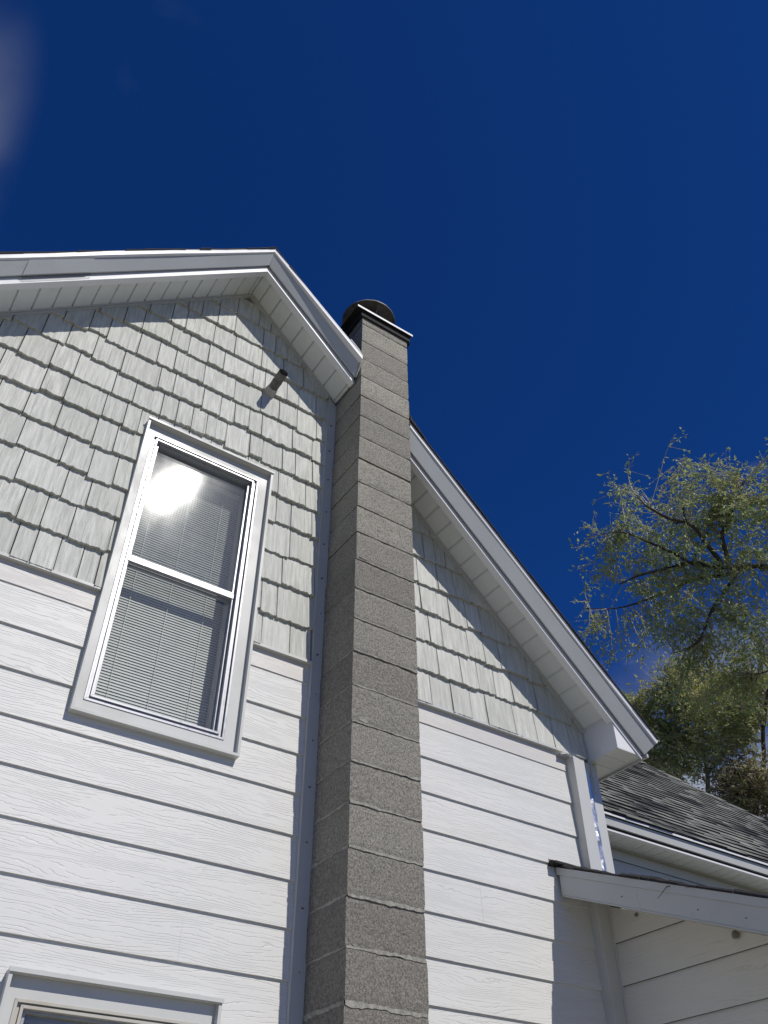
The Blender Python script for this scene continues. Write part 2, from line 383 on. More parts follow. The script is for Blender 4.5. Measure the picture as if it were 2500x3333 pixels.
# shakes
rows = [2.527, 2.752, 2.969, 3.186, 3.405, 3.622, 3.838, 4.052, 4.270, 4.488, 4.705, 4.925, 5.142, 5.355]
def shakes(x0, x1, seed):
    rnd = random.Random(seed); mb = MB(); mb.tone = []
    for ri, zb in enumerate(rows[:-1]):
        zt = rows[ri+1] + .018
        x = x0 - rnd.uniform(0, .12)
        while x < x1:
            w = rnd.choice((.095,.12,.135,.15,.17,.20,.225)) + rnd.uniform(-.01,.01)
            a, c = max(x, x0), min(x+w-.0055, x1); x += w
            if c - a < .012: continue
            low = rnd.choice((0,0,0,.003,.005,-.005,-.008,.008,-.016,.014)) if ri else 0
            thick = .025 + rnd.uniform(-.005,.006); lean = rnd.uniform(-.004,.004)
            tone = rnd.uniform(0,99); sh = rnd.random(); n = max(2, int((c-a)/.009))
            for (ha, hc, hz0, hz1) in [(0,0,0,0)]:
                cols = []
                for i in range(n+1):
                    u = a + (c-a)*i/n
                    e = min(i, n-i)
                    rg = .0055*noise.noise((u*55, tone, ri)) + .0024*noise.noise((u*150, tone, ri+9)) + lean*(i/n-.5)
                    jag = (.0085*noise.noise((u*38+tone, ri*3.1, 1.7)) + .005*noise.noise((u*110+tone, ri, 4.4))) if ri else 0
                    zz = zb + low + jag
                    top = min(zt, S(u)+.035)
                    if e == 0: rg += .004
                    cols.append((u, zz, top, rg))
                for i in range(n):
                    A, B = cols[i], cols[i+1]
                    if A[1] >= A[2]-.004 or B[1] >= B[2]-.004: continue
                    um = (A[0]+B[0])/2
                    hx0,hx1,hz0,hz1 = HOLES[0]
                    zbA, zbB, tA, tB = A[1], B[1], A[2], B[2]
                    cutb = False
                    if hx0 < um < hx1:
                        if zbA > hz0 and tA < hz1: continue
                        if zbA < hz1 <= tA: zbA = zbB = hz1; cutb = True
                        elif zbA < hz0 < tA: tA = tB = hz0
                    def Y(z, z0, z1, rg): return W-.003 - (thick+rg)*(1-(z-z0)/(z1-z0)*.82)
                    yA0, yB0 = Y(zbA, A[1], zt, A[3]), Y(zbB, B[1], zt, B[3]); yA1, yB1 = Y(tA, A[1], zt, A[3]*.4), Y(tB, B[1], zt, B[3]*.4)
                    mb.face([(A[0],yA0,zbA),(B[0],yB0,zbB),(B[0],yB1,tB),(A[0],yA1,tA)])
                    mb.face([(A[0],yA0,zbA),(A[0],W+.01,zbA+.002),(B[0],W+.01,zbB+.002),(B[0],yB0,zbB)])
                    if i == 0: mb.face([(A[0],yA0,zbA),(A[0],yA1,tA),(A[0],W+.01,tA),(A[0],W+.01,zbA)])
                    if i == n-1: mb.face([(B[0],yB0,zbB),(B[0],W+.01,zbB),(B[0],W+.01,tB),(B[0],yB1,tB)])
            mb.tone += [sh]*(len(mb.v)-len(mb.tone))
    return mb
mb = shakes(XL, 1.93, 11); m2 = shakes(CX1, 4.0, 5)
k = len(mb.v); mb.tone += m2.tone; mb.v += m2.v; mb.f += [tuple(i+k for i in f) for f in m2.f]; mb.mi += m2.mi
build_child(mb, 'shake_siding', M['shake'], house, recalc=False, label='grey shake siding of the gable')

# vertical channel beside the chimney
b = MB()
for x0,x1,za,zb in ((1.926,1.992,2.30,S(1.95)),(1.922,1.992,GR,2.305)):
    b.box(x0, x0+.006, W-.034, W+.005, za, zb); b.box(x0+.006, x1, W-.030-(.004 if za<0 else 0), W-.024, za, zb)
for k_ in range(22):
    z = 4.45 - .265*k_ + random.uniform(-.02,.02)
    if z > GR+.2: b.box(1.955+random.uniform(-.006,.006), 1.961, W-.037, W-.030, z, z+.006, 1)
build_child(b, 'chimney_trim', [M['trim_blue'], M['screw']], house, label='grey metal strip between siding and chimney')

# ------------------------------------------------------------------ rake: soffit, fascia, lip, drip edge
def rake(mb, prof, xa, xb, perp=False, mi=0):
    def end(x, use):
        out = []
        for y, d in prof:
            xx = x + (d*.49 if use else 0); out.append((xx, y, S(xx)+d))
        return out
    # the direction of S changes at the ridge: never cross it
    mb.prism(end(xa, perp == 'a'), end(xb, perp == 'b'), mi)
RK = [(-1.76, PX, 'n'), (PX, CX0-.014, 'n'), (CX1+.004, 4.218, 'b')]
for si, (x0, x1, pp) in enumerate(RK):
    fa, li, dr, ch = MB(), MB(), MB(), MB()
    p = pp if pp == 'b' else False
    n = 9 if x1-x0 > 1.5 else 5
    fb = (.018, .006, -.020)[si]; lb_ = (-.036, -.038, -.058)[si]
    for i in range(n):        # fascia sheet, gently buckled; the drip edge over it stands out unevenly
        a = x0+(x1-x0)*i/n; c = x0+(x1-x0)*(i+1)/n
        def prot(x):
            if si == 0: return .010+.010*max(0, noise.noise((x*1.3, 5, 0)))*2
            if si == 1: return .008+.030*(x-x0)/(x1-x0)
            return .006+.006*noise.noise((x*2.3, 5, 0))
        def sec(x):
            o = .004*noise.noise((x*1.7, 2.2, 0)); q = prot(x)
            return [(3.250+o,fb),(3.204+o,.100),(3.217,.104),(3.262,fb+.004)], [(3.200-q,.112),(3.198-q,.126),(3.202-q,.127),(3.198-q,.150),(3.22,.158),(3.22,.104)]
        A, DA = sec(a); B, DB = sec(c); pe = p and i == n-1
        def pts(x, P, use): return [((x+(d*.49 if use else 0)), y, S(x+(d*.49 if use else 0))+d) for y,d in P]
        fa.prism(pts(a, A, False), pts(c, B, pe)); dr.prism(pts(a, DA, False), pts(c, DB, pe))
    xe = x1 if pp != 'b' else 4.198
    rake(li, [(3.272,lb_),(3.272,.060),(3.280,.060),(3.280,lb_+.006),(3.322,lb_+.006),(3.322,lb_)], x0, min(xe, 3.990), False)
    if xe > 4: rake(li, [(3.272,lb_),(3.272,.060),(3.279,.060),(3.279,lb_)], 3.990, xe, False)
    rake(ch, [(3.286,.004),(3.286,.10),(3.294,.10),(3.294,.004)], x0, min(xe, 3.985), False)
    build_child(fa, 'fascia', M['fascia'], house); build_child(li, 'fascia_lip', M['white'], house)
    build_child(ch, 'fascia_board', M['trim'], house); build_child(dr, 'drip_edge', M['white'], house)
# overlap seams of the fascia sheets on the left rake
b = MB()
for xs_ in (-.165,):
    rake(b, [(3.2445,.014),(3.1985,.098),(3.203,.098),(3.249,.014)], xs_, xs_+.30); rake(b, [(3.2705,-.025),(3.2705,.03),(3.273,.03),(3.273,-.025)], xs_+.003, xs_+.32)
build_child(b, 'fascia_overlap', M['fascia'], house)

# soffit boards: V-grooves as real steps
def soffit_rake(x0, x1):
    mb = MB(); step = .0965; n0 = math.ceil((x0-.423)/step); x = x0; xs = [x0]
    k = n0
    while .423+k*step < x1-.01:
        if .423+k*step > x0+.01: xs.append(.423+k*step)
        k += 1
    xs.append(x1)
    for i in range(len(xs)-1):
        a, c = xs[i], xs[i+1]
        g0 = .007 if i else 0
        for (u, v, d0, d1) in ((a, a+g0, .018, 0.0), (a+g0, c-.004, 0.0, 0.0), (c-.004, c, 0.0, .018)):
            if v <= u: continue
            mb.face([(u,3.278,S(u)+d0),(u,W+.02,S(u)+d0),(v,W+.02,S(v)+d1),(v,3.278,S(v)+d1)])
    return mb
for x0, x1 in ((-1.76, PX), (PX, CX0-.003), (CX1+.004, 4.19)):
    build_child(soffit_rake(x0, x1), 'soffit', M['soffit'], house, recalc=False, label='white grooved soffit under the gable rake')
# channels where soffit meets wall, and the outer band
b = MB()
for x0, x1 in ((-1.76, PX), (PX, CX0-.003), (CX1+.004, 4.0)):
    rake(b, [(W-.030,-.024),(W-.030,-.012),(W+.0,-.012),(W+.0,-.024)], x0, x1)
    rake(b, [(W-.040,-.008),(W-.040,.002),(W+.0,.002),(W+.0,-.008)], x0, x1)
build_child(b, 'soffit_channel', M['trim'], house)
# eave return box at the lower right end of the rake
b = MB()
bx0, bx1, bz = 3.998, 4.245, 2.508
pts = [(bx0,bz+.004),(4.18,bz+.004),(4.235,S(4.235)+.02),(bx0,S(bx0)+.02)]
b.prism([(x,3.2805,z) for x,z in pts], [(x,3.292,z) for x,z in pts])
b.box(bx0, bx0+.012, 3.292, W-.004, bz+.004, S(bx0)+.01)
build_child(b, 'eave_box', M['white'], house, label='boxed eave end at the right foot of the rake')
b = MB()
for y0, y1 in ((3.281,3.395),(3.399,3.515),(3.519,3.56),(3.56,BACK)):
    b.box(bx0+.001, bx1-.022, y0, y1, bz, bz+.003)
b.box(bx0+.002, bx1-.024, 3.29, 3.56, bz+.005, bz+.008)
build_child(b, 'eave_soffit', M['soffit'], house)
b = MB(); b.box(bx1-.022, bx1-.006, 3.25, BACK, bz-.012, 2.60); build_child(b, 'eave_fascia', M['fascia'], house); b = MB(); b.box(-1.80,-1.78,3.25,BACK,2.50,2.66); b.box(-1.78,XL,3.28,BACK,2.51,2.52)
build_child(b, 'eave_fascia', M['fascia'], house)

# main roof: shingle layers
b = MB(); rnd = random.Random(3)
def slab(x0, x1, y0, y1, d0, d1):
    b.prism([(x0,y0,S(x0)+d0),(x1,y0,S(x1)+d0),(x1,y0,S(x1)+d1),(x0,y0,S(x0)+d1)], [(x0,y1,S(x0)+d0),(x1,y1,S(x1)+d0),(x1,y1,S(x1)+d1),(x0,y1,S(x0)+d1)])
for (x0, x1, y0) in ((-1.85, PX, 3.21),(PX, CX0, 3.21),(CX0, CX1, CY1),(CX1, 4.270, 3.21)): slab(x0, x1, y0, BACK+.3, .12 if y0<3.3 else .10, .150)
for (x0, x1) in ((-1.85,PX),(PX,CX0-.005),(CX1+.003,4.283)):
    x = x0
    while x < x1:
        w = rnd.uniform(.07,.13); e = min(x+w, x1); j = rnd.uniform(0,.010); f = rnd.uniform(-.004,.006)
        P0 = [(x,.151),(e,.151),(e,.157+j*.3),(x,.159+j*.6)]
        b.prism([(u,3.178+f,S(u)+d) for u,d in P0],[(u,3.60,S(u)+d) for u,d in P0]); x = e
build_child(b, 'roof', M['tar'], house, label='dark shingle edge of the main roof')

# ------------------------------------------------------------------ chimney
ch = MB(); tone = []; rnd = random.Random(21)
jz = [5.300 - .2031*k for k in range(0, 34)]
zs = [5.395] + [z for z in jz if z > GR] + [GR]
mj = MB(); ml = MB()
def rough_block(x0,x1,y0,y1,z0,z1,t,seed):
    """one block: front and side faces as grids with chipped edges"""
    nx, nz, ny = 14, 8, 12
    def P(u, v, w):
        x = x0+(x1-x0)*u; y = y0+(y1-y0)*w; z = z0+(z1-z0)*v
        e = min(v, 1-v)
        d = .0022*noise.noise((x*22, z*22+seed, y*22)) + .001*noise.noise((x*70, z*70, y*70+seed))
        edge = 0
        if e < .02: edge = .0026 + .004*max(0, noise.noise((x*13+seed, y*13, z*40)))
        zz = z
        if v == 0: zz += .0025*max(0,noise.noise((x*20, y*20, seed*1.7)))
        if v == 1: zz -= .0025*max(0,noise.noise((x*20, y*20, seed*2.7)))
        cx = min(u,1-u); cw = w
        return x, y, zz, d, edge
    k = len(ch.v)
    for j in range(nz+1):
        for i in range(nx+1):
            x,y,z,d,e = P(i/nx, j/nz, 0)
            ch.v.append((x + (e*.6 if i == 0 else (-e*.6 if i == nx else 0)), y+e+d*(0 if i in (0,nx) else 1), z)); tone.append(t)
    for j in range(nz):
        for i in range(nx):
            a = k+j*(nx+1)+i; ch.f.append((a,a+1,a+nx+2,a+nx+1)); ch.mi.append(0)
    for side, xx in ((0,x0),(1,x1)):
        k = len(ch.v)
        for j in range(nz+1):
            for i in range(ny+1):
                x,y,z,d,e = P(side, j/nz, i/ny)
                if i == 0: yy = y+e; xo = e*.6
                else: yy = y; xo = e*.8+d
                ch.v.append((x+(xo if side == 0 else -xo), yy, z)); tone.append(t)
        for j in range(nz):
            for i in range(ny):
                a = k+j*(ny+1)+i
                ch.f.append((a,a+ny+1,a+ny+2,a+1) if side == 0 else (a,a+1,a+ny+2,a+ny+1)); ch.mi.append(0)
    for v, zz in ((0,z0+.001),(1,z1-.001)):
        k = len(ch.v); ch.v += [(x0+.004,y0+.004,zz),(x1-.004,y0+.004,zz),(x1-.004,y1,zz),(x0+.004,y1,zz)]; tone.extend([t]*4); ch.f.append((k,k+1,k+2,k+3)); ch.mi.append(0)
for i in range(len(zs)-1):
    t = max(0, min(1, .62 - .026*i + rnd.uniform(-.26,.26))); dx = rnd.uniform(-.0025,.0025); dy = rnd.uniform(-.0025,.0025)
    w2 = .0 if i < 12 else .003
    gap = .0030+rnd.uniform(0,.0022) if i < 13 else .0045
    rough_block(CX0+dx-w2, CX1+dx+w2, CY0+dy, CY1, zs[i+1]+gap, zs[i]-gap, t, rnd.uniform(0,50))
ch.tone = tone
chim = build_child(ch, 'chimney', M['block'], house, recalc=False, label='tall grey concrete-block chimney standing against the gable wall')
# mortar core: recessed and dark in the upper joints, smeared and pale in the lower ones
for i in range(1, len(zs)-1):
    z = zs[i]; pale = i >= 12
    m_ = ml if pale else mj; r = -.0010 if pale else .006
    n = 26
    for (P0, P1, out) in (((CX0,CY0),(CX1,CY0),(0,-1)), ((CX0,CY1-.01),(CX0,CY0),(-1,0)), ((CX1,CY0),(CX1,CY1-.01),(1,0))):
        top, bot = [], []
        for q in range(n+1):
            u = q/n; x = P0[0]+(P1[0]-P0[0])*u; y = P0[1]+(P1[1]-P0[1])*u
            if pale:
                amt = .5+.5*noise.noise((x*5+i*3.1, y*5, i*1.3)); base = .0022 + (.0010+.0006*(i-12))*max(0, amt)**1.5*1.7
                th = base*(1+1.0*noise.noise((x*40, y*40, i*7.7))+.5*noise.noise((x*11, y*11, i*2.7))); tl = base*(1+1.1*noise.noise((x*33+9, y*33, i*4.7))+.5*noise.noise((x*9+4, y*9, i*2.2)))
                o = -.0035*min(1,amt+.3) + .0015*noise.noise((x*60,y*60,i)); 
            else: th = tl = .0075; o = .011
            top.append((x-out[0]*o, y-out[1]*o, z+th)); bot.append((x-out[0]*o, y-out[1]*o, z-tl))
        for q in range(n):
            m_.face([bot[q], bot[q+1], top[q+1], top[q]])
            if pale:
                ins = lambda p: (p[0]-out[0]*.009, p[1]-out[1]*.009, p[2])
                m_.face([top[q], top[q+1], ins(top[q+1]), ins(top[q])]); m_.face([ins(bot[q]), ins(bot[q+1]), bot[q+1], bot[q]])
# loose smears of mortar
rnd = random.Random(4)
for (x, z, w, h) in ((2.012, 3.074+.004, .05, .010),(2.03,2.058,.05,.03),(2.02,1.04,.02,.012)):
    pts = [(x+w*(.5+.5*math.cos(a)*(1+.3*rnd.uniform(-1,1))), z+h*(.5+.5*math.sin(a)*(1+.3*rnd.uniform(-1,1)))) for a in [i*.628 for i in range(10)]]
    ml.prism([(u,CY0-.003,v) for u,v in pts], [(u,CY0+.006,v) for u,v in pts])
o = mj.build('mortar_joint', M['mortar_dark'], None, recalc=False); o.parent = chim; o['label'] = 'thin dark joints of the upper chimney'
o = ml.build('mortar_joint', M['mortar'], None, recalc=False); o.parent = chim; o['label'] = 'pale smeared mortar of the lower chimney'
# metal crown: folded sheet
b = MB()
b.box(1.925,2.425,3.162,3.165,5.424,5.444)
o = b.build('chimney_crown', M['white'], None); o.parent = chim; o['label'] = 'bent sheet-metal crown with a white front lip'
b = MB(); b.box(1.927,2.423,3.166,3.66,5.438,5.443); b.box(1.972,2.412,3.184,3.625,5.372,5.437)  # black colour stands for the crown's shaded underside and the shadow below
b.prism([(2.412,3.20,5.372),(2.412,3.32,5.372),(2.412,3.32,5.44)],[(2.424,3.20,5.365),(2.424,3.32,5.365),(2.424,3.32,5.44)])
o = b.build('crown_shade', M['tar'], None); o.parent = chim
b = MB(); b.tube([(2.19,3.43,5.44),(2.19,3.43,5.70)], .085, 24)
for k_ in range(3):
    a = k_*2.094+.4; b.tube([(2.19+.1*math.cos(a),3.43+.1*math.sin(a),5.62),(2.19+.17*math.cos(a),3.43+.17*math.sin(a),5.745)], .006, 5)
o = b.build('flue_pipe', M['galv'], None); o.parent = chim
b = MB(); cx_, cy_ = 2.19, 3.43; n = 48; k = len(b.v)
b.v.append((cx_,cy_,5.80)); b.v.append((cx_,cy_,5.776))
for q in range(n):
    a = 2*math.pi*q/n; j = 1+.004*math.sin(q*2.1); b.v += [(cx_+.212*j*math.cos(a),cy_+.212*j*math.sin(a),5.742),(cx_+.212*j*math.cos(a),cy_+.212*j*math.sin(a),5.732),(cx_+.205*math.cos(a),cy_+.205*math.sin(a),5.734)]
for q in range(n):
    w = (q+1)%n; A = 2+3*q; Bq = 2+3*w
    for f in ((0,A,Bq),(A,A+1,Bq+1,Bq),(A+1,A+2,Bq+2,Bq+1),(A+2,1,Bq+2)): b.f.append(f); b.mi.append(0)
o = b.build('rain_cap', M['galv'], None); o.parent = chim; o['label'] = 'round dark metal rain cap on top of the chimney'
# black step flashing on the right of the chimney and caulk where the rake meets it
b = MB()
for k_ in range(4):
    x = CX1+.006+.030*k_; b.prism([(x,3.19,S(x)+.172),(x+.045,3.19,S(x+.045)+.172),(x+.035,3.19,S(x+.045)+.205),(x,3.19,S(x)+.235-.012*k_)],[(x,3.7,S(x)+.172),(x+.045,3.7,S(x+.045)+.172),(x+.035,3.7,S(x+.045)+.205),(x,3.7,S(x)+.235-.012*k_)])
b.prism([(CX1+.002,3.20,S(CX1)+.15),(CX1+.012,3.20,S(CX1)+.15),(CX1+.004,3.20,S(CX1)+.36)],[(CX1+.002,3.6,S(CX1)+.15),(CX1+.012,3.6,S(CX1)+.15),(CX1+.004,3.6,S(CX1)+.36)])
build_child(b, 'step_flashing', M['tar'], house)
b = MB(); x = CX0-.008
path = [(x,3.32,S(x)-.028),(x,3.272,S(x)-.028),(x,3.246,S(x)+.006),(x,3.20,S(x)+.095),(x,3.185,S(x)+.165)]
b.tube(path, [.006,.009,.007,.010,.008], 6); b.tube([(x,W-.02,S(x)-.012),(x,3.32,S(x)-.014)], .005, 6)
build_child(b, 'caulk', M['mortar'], house, smooth=True)
b = MB(); b.tube([(x-.10,3.18,S(x-.10)+.19),(x-.03,3.176,S(x-.03)+.182),(x+.006,3.178,S(x)+.150)], .009, 8)
build_child(b, 'edge_flashing', M['trim_blue'], house, smooth=True)

# ------------------------------------------------------------------ windows
def window(w, label, fm='alu'):
    x0,x1,z0,z1 = w
    def frame(mb, x0,x1,z0,z1, t, ya, yb, mi=0, tb=None, tt=None, tl=None, tr=None):
        tb = t if tb is None else tb; tt = t if tt is None else tt; tl = t if tl is None else tl; tr = t if tr is None else tr
        O = [(x0,z0),(x1,z0),(x1,z1),(x0,z1)]; I = [(x0+tl,z0+tb),(x1-tr,z0+tb),(x1-tr,z1-tt),(x0+tl,z1-tt)]
        for i in range(4):
            j = (i+1)%4; q = [O[i],O[j],I[j],I[i]]
            mb.prism([(x,ya,z) for x,z in q], [(x,yb,z) for x,z in q], mi)
    # casing: J-channel edge standing proud, flat casing behind it, stepped metal frame in the opening
    b = MB(); frame(b, x0+.014, x1-.014, z0+.014, z1-.014, .050, W-.020, W+.03, 0, .060, .072, .036, .066)
    win = build_child(b, 'window', M['trim'], house, label=label)
    b = MB(); frame(b, x0, x1, z0, z1, .0135, W-.052, W+.012)
    b.box(x0-.004, x1+.004, W-.060, W-.0525, z1-.012, z1+.003)
    o = b.build('casing_edge', M['trim'], None); o.parent = win
    b = MB(); ix0, ix1, iz0, iz1 = x0+.050, x1-.078, z0+.074, z1-.084
    ydep = [(0.0, W-.024, W-.002), (.0135, W-.010, W+.012), (.026, W-.018, W+.030), (.038, W+.008, W+.06)]
    for d, ya, yb in ydep: frame(b, ix0+d, ix1-d, iz0+d, iz1-d*.62, .0115, ya, yb)
    frame(b, ix0+.0125, ix1-.0125, iz0+.0125, iz1-.0085, .040, W+.050, W+.11, 0)
    o = b.build('frame', M[fm], None, bevel=.001); o.parent = win; o['label'] = 'bare aluminium storm window frame'
    gx0, gx1, gz0, gz1 = ix0+.049, ix1-.049, iz0+.049, iz1-.030
    zm = z0 + .922 if z1 > 1 else z0+.80
    b = MB(); b.box(gx0-.006, gx1+.006, W+.004, W+.030, zm-.018, zm+.012)
    frame(b, gx0-.004, gx1+.004, gz0-.004, zm-.018, .012, W+.032, W+.044); frame(b, gx0-.004, gx1+.004, zm+.012, gz1+.004, .010, W+.006, W+.020)
    o = b.build('sash', M['alu'], None, bevel=.001); o.parent = win
    def pane(y, za, zb, tx, tz):
        b = MB(); cxm, czm = (gx0+gx1)/2, (za+zb)/2
        def yy(x, z): return y + tx*(x-cxm) + tz*(z-czm)
        P = [(gx0,za),(gx1,za),(gx1,zb),(gx0,zb)]
        b.face([(x,yy(x,z),z) for x,z in P])
        if tz > 0.01: b.face([(x,y+.012-.0084*(x-cxm)+.0181*(z-czm),z) for x,z in P])
        o = b.build('pane', M['glass'], None, recalc=False); o.parent = win
    pane(W+.018, zm+.010, gz1+.002, TILT[0], TILT[1]); pane(W+.038, gz0, zm-.016, .0, .002)
    return win, (gx0, gx1, gz0, gz1, zm)
TILT = (.0021, .0253)
w1, G1 = window(WIN[0], 'upper window with blinds and sun glare')
w2, G2 = window(WIN[1], 'lower window cut by the bottom of the picture', 'frame_old')

def blind(G, label, z0, z1):
    x0, x1 = G[0]-.02, G[1]+.005; y = W+.135
    root = empty('window_blind', ((x0+x1)/2, y, z1+H), label, 'blind')
    b = MB(); z = z1-.05; k = 0
    while z > z0:
        j = .0012*noise.noise((z*30, 1, 1)); tl = .0079
        A = []
        for (s_, t_) in ((-1,0),(0,.0022),(1,0)):
            A.append((y + s_*.0030 - t_*.5 + j, z - s_*-1*tl*.0 + s_*tl))
        sag = .0015*noise.noise((z*9, 4, 4))
        for q in range(2):
            (ya,za),(yb,zb) = A[q],A[q+1]
            b.face([(x0,ya,za+sag),(x1,ya,za-sag),(x1,yb,zb-sag),(x0,yb,zb+sag)]); b.face([(x0,ya+.0006,za+sag),(x0,yb+.0006,zb+sag),(x1,yb+.0006,zb-sag),(x1,ya+.0006,za-sag)])
        z -= .0158; k += 1
    build_child(b, 'slats', M['blind'], root, recalc=False, smooth=True)
    b = MB(); b.box(x0,x1,y-.02,y+.02,z1-.03,z1); build_child(b, 'headrail', M['blind'], root)
    for f in (.17,.5,.83):
        b = MB(); xx = x0+(x1-x0)*f; b.tube([(xx,y-.011,z1-.03),(xx,y-.011,z0)], .0012, 4); build_child(b, 'cord', M['blind'], root)
blind(G1, 'white slatted blind hanging behind the upper window glass', G1[2]-.02, G1[3]-.02)
blind(G2, 'white slatted blind hanging behind the lower window glass', G2[2]-.02, G2[3]-.02)

# vent pipe
b = MB(); p0 = Vector((1.478, W-.005, 4.500)); dv = Vector((0,-1,.10)).normalized()
b.tube([p0+dv*.045, p0+dv*.20], .033, 28, 0, False); b.tube([p0+dv*.20, p0+dv*.06], .0295, 28, 0, False)
b.tube([p0+dv*.110, p0+dv*.118], .0345, 28)
vp = build_child(b, 'vent_pipe', M['pipe'], house, smooth=False, label='grey vent pipe poking out of the shakes')
b = MB(); b.tube([p0-dv*.03, p0+dv*.035, p0+dv*.060], [.047,.040,.0345], 28)
o = b.build('collar', M['pipe_light'], None, smooth=False); o.parent = vp

# ------------------------------------------------------------------ right-hand corner: boxed post, corner board, foil tape
b = MB(); b.box(3.803, 3.897, 3.483, W+.006, GR, 2.486)
build_child(b, 'corner_post', M['white'] if False else M['trim'], house, bevel=.002, label='boxed white post at the right corner')
b = MB(); b.box(3.935, XR, W-.020, W+.01, GR, bz-.003); b.box(4.002, 4.012, W-.03, W+.0, bz-.2, S(4.0)-.02); b.box(3.897,3.935,W-.006,W+.01,GR,bz)
build_child(b, 'corner_board', M['trim'], house)
b = MB(); n = 40; rnd = random.Random(9); pv = None
for i in range(n+1):
    z = 2.46 - i*(2.46-1.30)/n; q = [(3.945+rnd.uniform(0,.003), W-.0225+rnd.uniform(-.002,0), z), (3.964+rnd.uniform(-.004,.004), W-.027+rnd.uniform(-.006,.004), z+rnd.uniform(-.006,.006)), (3.986+rnd.uniform(-.004,.004), W-.0225+rnd.uniform(-.003,0), z)]
    if pv:
        for a in range(2): b.face([pv[a],pv[a+1],q[a+1],q[a]])
    pv = q
build_child(b, 'foil_tape', M['foil'], house, recalc=False, label='crinkled silver foil tape down the corner')
b = MB(); rnd = random.Random(2)
def crumple(cx, cy, cz, sx, sy, sz, sd):
    n, m = 10, 6; k = len(b.v)
    for j in range(m+1):
        for i in range(n):
            a = 2*math.pi*i/n; t = -1+2*j/m; r = (1-abs(t)**3)**.5 if abs(t) < 1 else 0.02
            f = 1+.28*noise.noise((math.cos(a)*2+sd, math.sin(a)*2, t*2+sd))
            ca = max(-1,min(1,1.35*math.cos(a))); sa = max(-1,min(1,1.35*math.sin(a)))
            b.v.append((cx+sx*ca*r*f, cy+sy*sa*r*f, cz+sz*t*f))
    for j in range(m):
        for i in range(n):
            w = (i+1)%n; b.f.append((k+j*n+i,k+j*n+w,k+(j+1)*n+w,k+(j+1)*n+i)); b.mi.append(0)
crumple(3.79, 3.530, 2.492, .062, .026, .011, 1.0); crumple(3.865, 3.495, 2.490, .044, .022, .008, 5.0)
build_child(b, 'foil_patch', M['foil'], house, recalc=True, label='crumpled foil patch over the top of the corner post')

# ------------------------------------------------------------------ porch: side wall, shed roof
PS = .405; FX = 3.583
def PT(y): return 1.779 - PS*(W-y)            # top edge of the porch fascia
YF = 1.1
wl = MB(); X1 = 3.90
cz = 1.598 + .205*0; zc = [1.611-.2105*k for k in range(-2, 16)]
for k in range(len(zc)-1):
    zt, zb = zc[k], zc[k+1]
    if zb < GR: zb = GR
    if zt <= GR: break
    # clip each course against the sloping ceiling
    def top(y): return PT(y)-.150
    ys = [YF + (3.488-YF)*i/24 for i in range(25)]
    for i in range(24):
        a, c = ys[i], ys[i+1]; ta, tc = min(zt+.01, top(a)), min(zt+.01, top(c))
        if ta <= zb and tc <= zb: continue
        ta, tc = max(ta, zb+.0005), max(tc, zb+.0005)
        f = lambda z: X1 - .014*(zt+.01-z)/(zt+.01-zb)
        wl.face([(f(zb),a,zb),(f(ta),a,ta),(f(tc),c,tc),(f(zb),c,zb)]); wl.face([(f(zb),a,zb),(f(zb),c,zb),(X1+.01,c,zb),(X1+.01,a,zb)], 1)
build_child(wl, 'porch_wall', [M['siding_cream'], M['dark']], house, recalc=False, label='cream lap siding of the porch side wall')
b = MB(); b.box(X1+.012, X1+.10, YF, 3.48, GR, .60); b.box(X1+.012, 6.8, YF-.09, YF-.0, GR, .55); b.box(6.8,6.9,YF-.09,W,GR,1.0)
b.prism([(X1+.012,3.48,.6),(X1+.012,YF,.6),(X1+.012,3.48,PT(3.48)-.16)],[(X1+.1,3.48,.6),(X1+.1,YF,.6),(X1+.1,3.48,PT(3.48)-.16)])
b.box(X1-.015, X1+.012, 3.470, 3.482, GR, 1.62)
build_child(b, 'porch_frame', M['trim'], house)
b = MB()  # sheathing / ceiling / fascia
ya, yb = 3.520, .75
def pslab(mb, x0, x1, d0, d1, ya_=3.53, yb_=.75, mi=0):
    P = [(x0,d0),(x1,d0),(x1,d1),(x0,d1)]; mb.prism([(x,ya_,PT(ya_)+d) for x,d in P], [(x,yb_,PT(yb_)+d) for x,d in P], mi)
pslab(b, FX+.018, 7.0, -.140, -.010)
build_child(b, 'porch_ceiling', M['siding_cream'], house, label='underside of the porch roof')
b = MB(); pslab(b, FX, FX+.016, -.150, -.045, 3.522); pslab(b, FX-.006, FX+.016, -.0445, -.004, 3.538); pslab(b, FX-.002, FX+.03, -.158, -.151, 3.515)
build_child(b, 'porch_fascia', M['fascia'], house, label='sloping white fascia of the porch roof')
b = MB(); rnd = random.Random(12); y = 3.545
pslab(b, FX+.02, 7.0, -.009, .010, 3.55)
while y > .75:
    w = rnd.uniform(.05,.12); e = y-w; h0 = .010+rnd.uniform(0,.016); o = rnd.uniform(-.004,.010)
    b.prism([(FX-.010+o,y,PT(y)-.003),(FX+.20,y,PT(y)-.003),(FX+.20,y,PT(y)+.012),(FX+.02,y,PT(y)+h0),(FX-.008+o,y,PT(y)+h0*.4)], [(FX-.010+o,e,PT(e)-.003),(FX+.20,e,PT(e)-.003),(FX+.20,e,PT(e)+.012),(FX+.02,e,PT(e)+h0),(FX-.008+o,e,PT(e)+h0*.4)]); y = e+.004
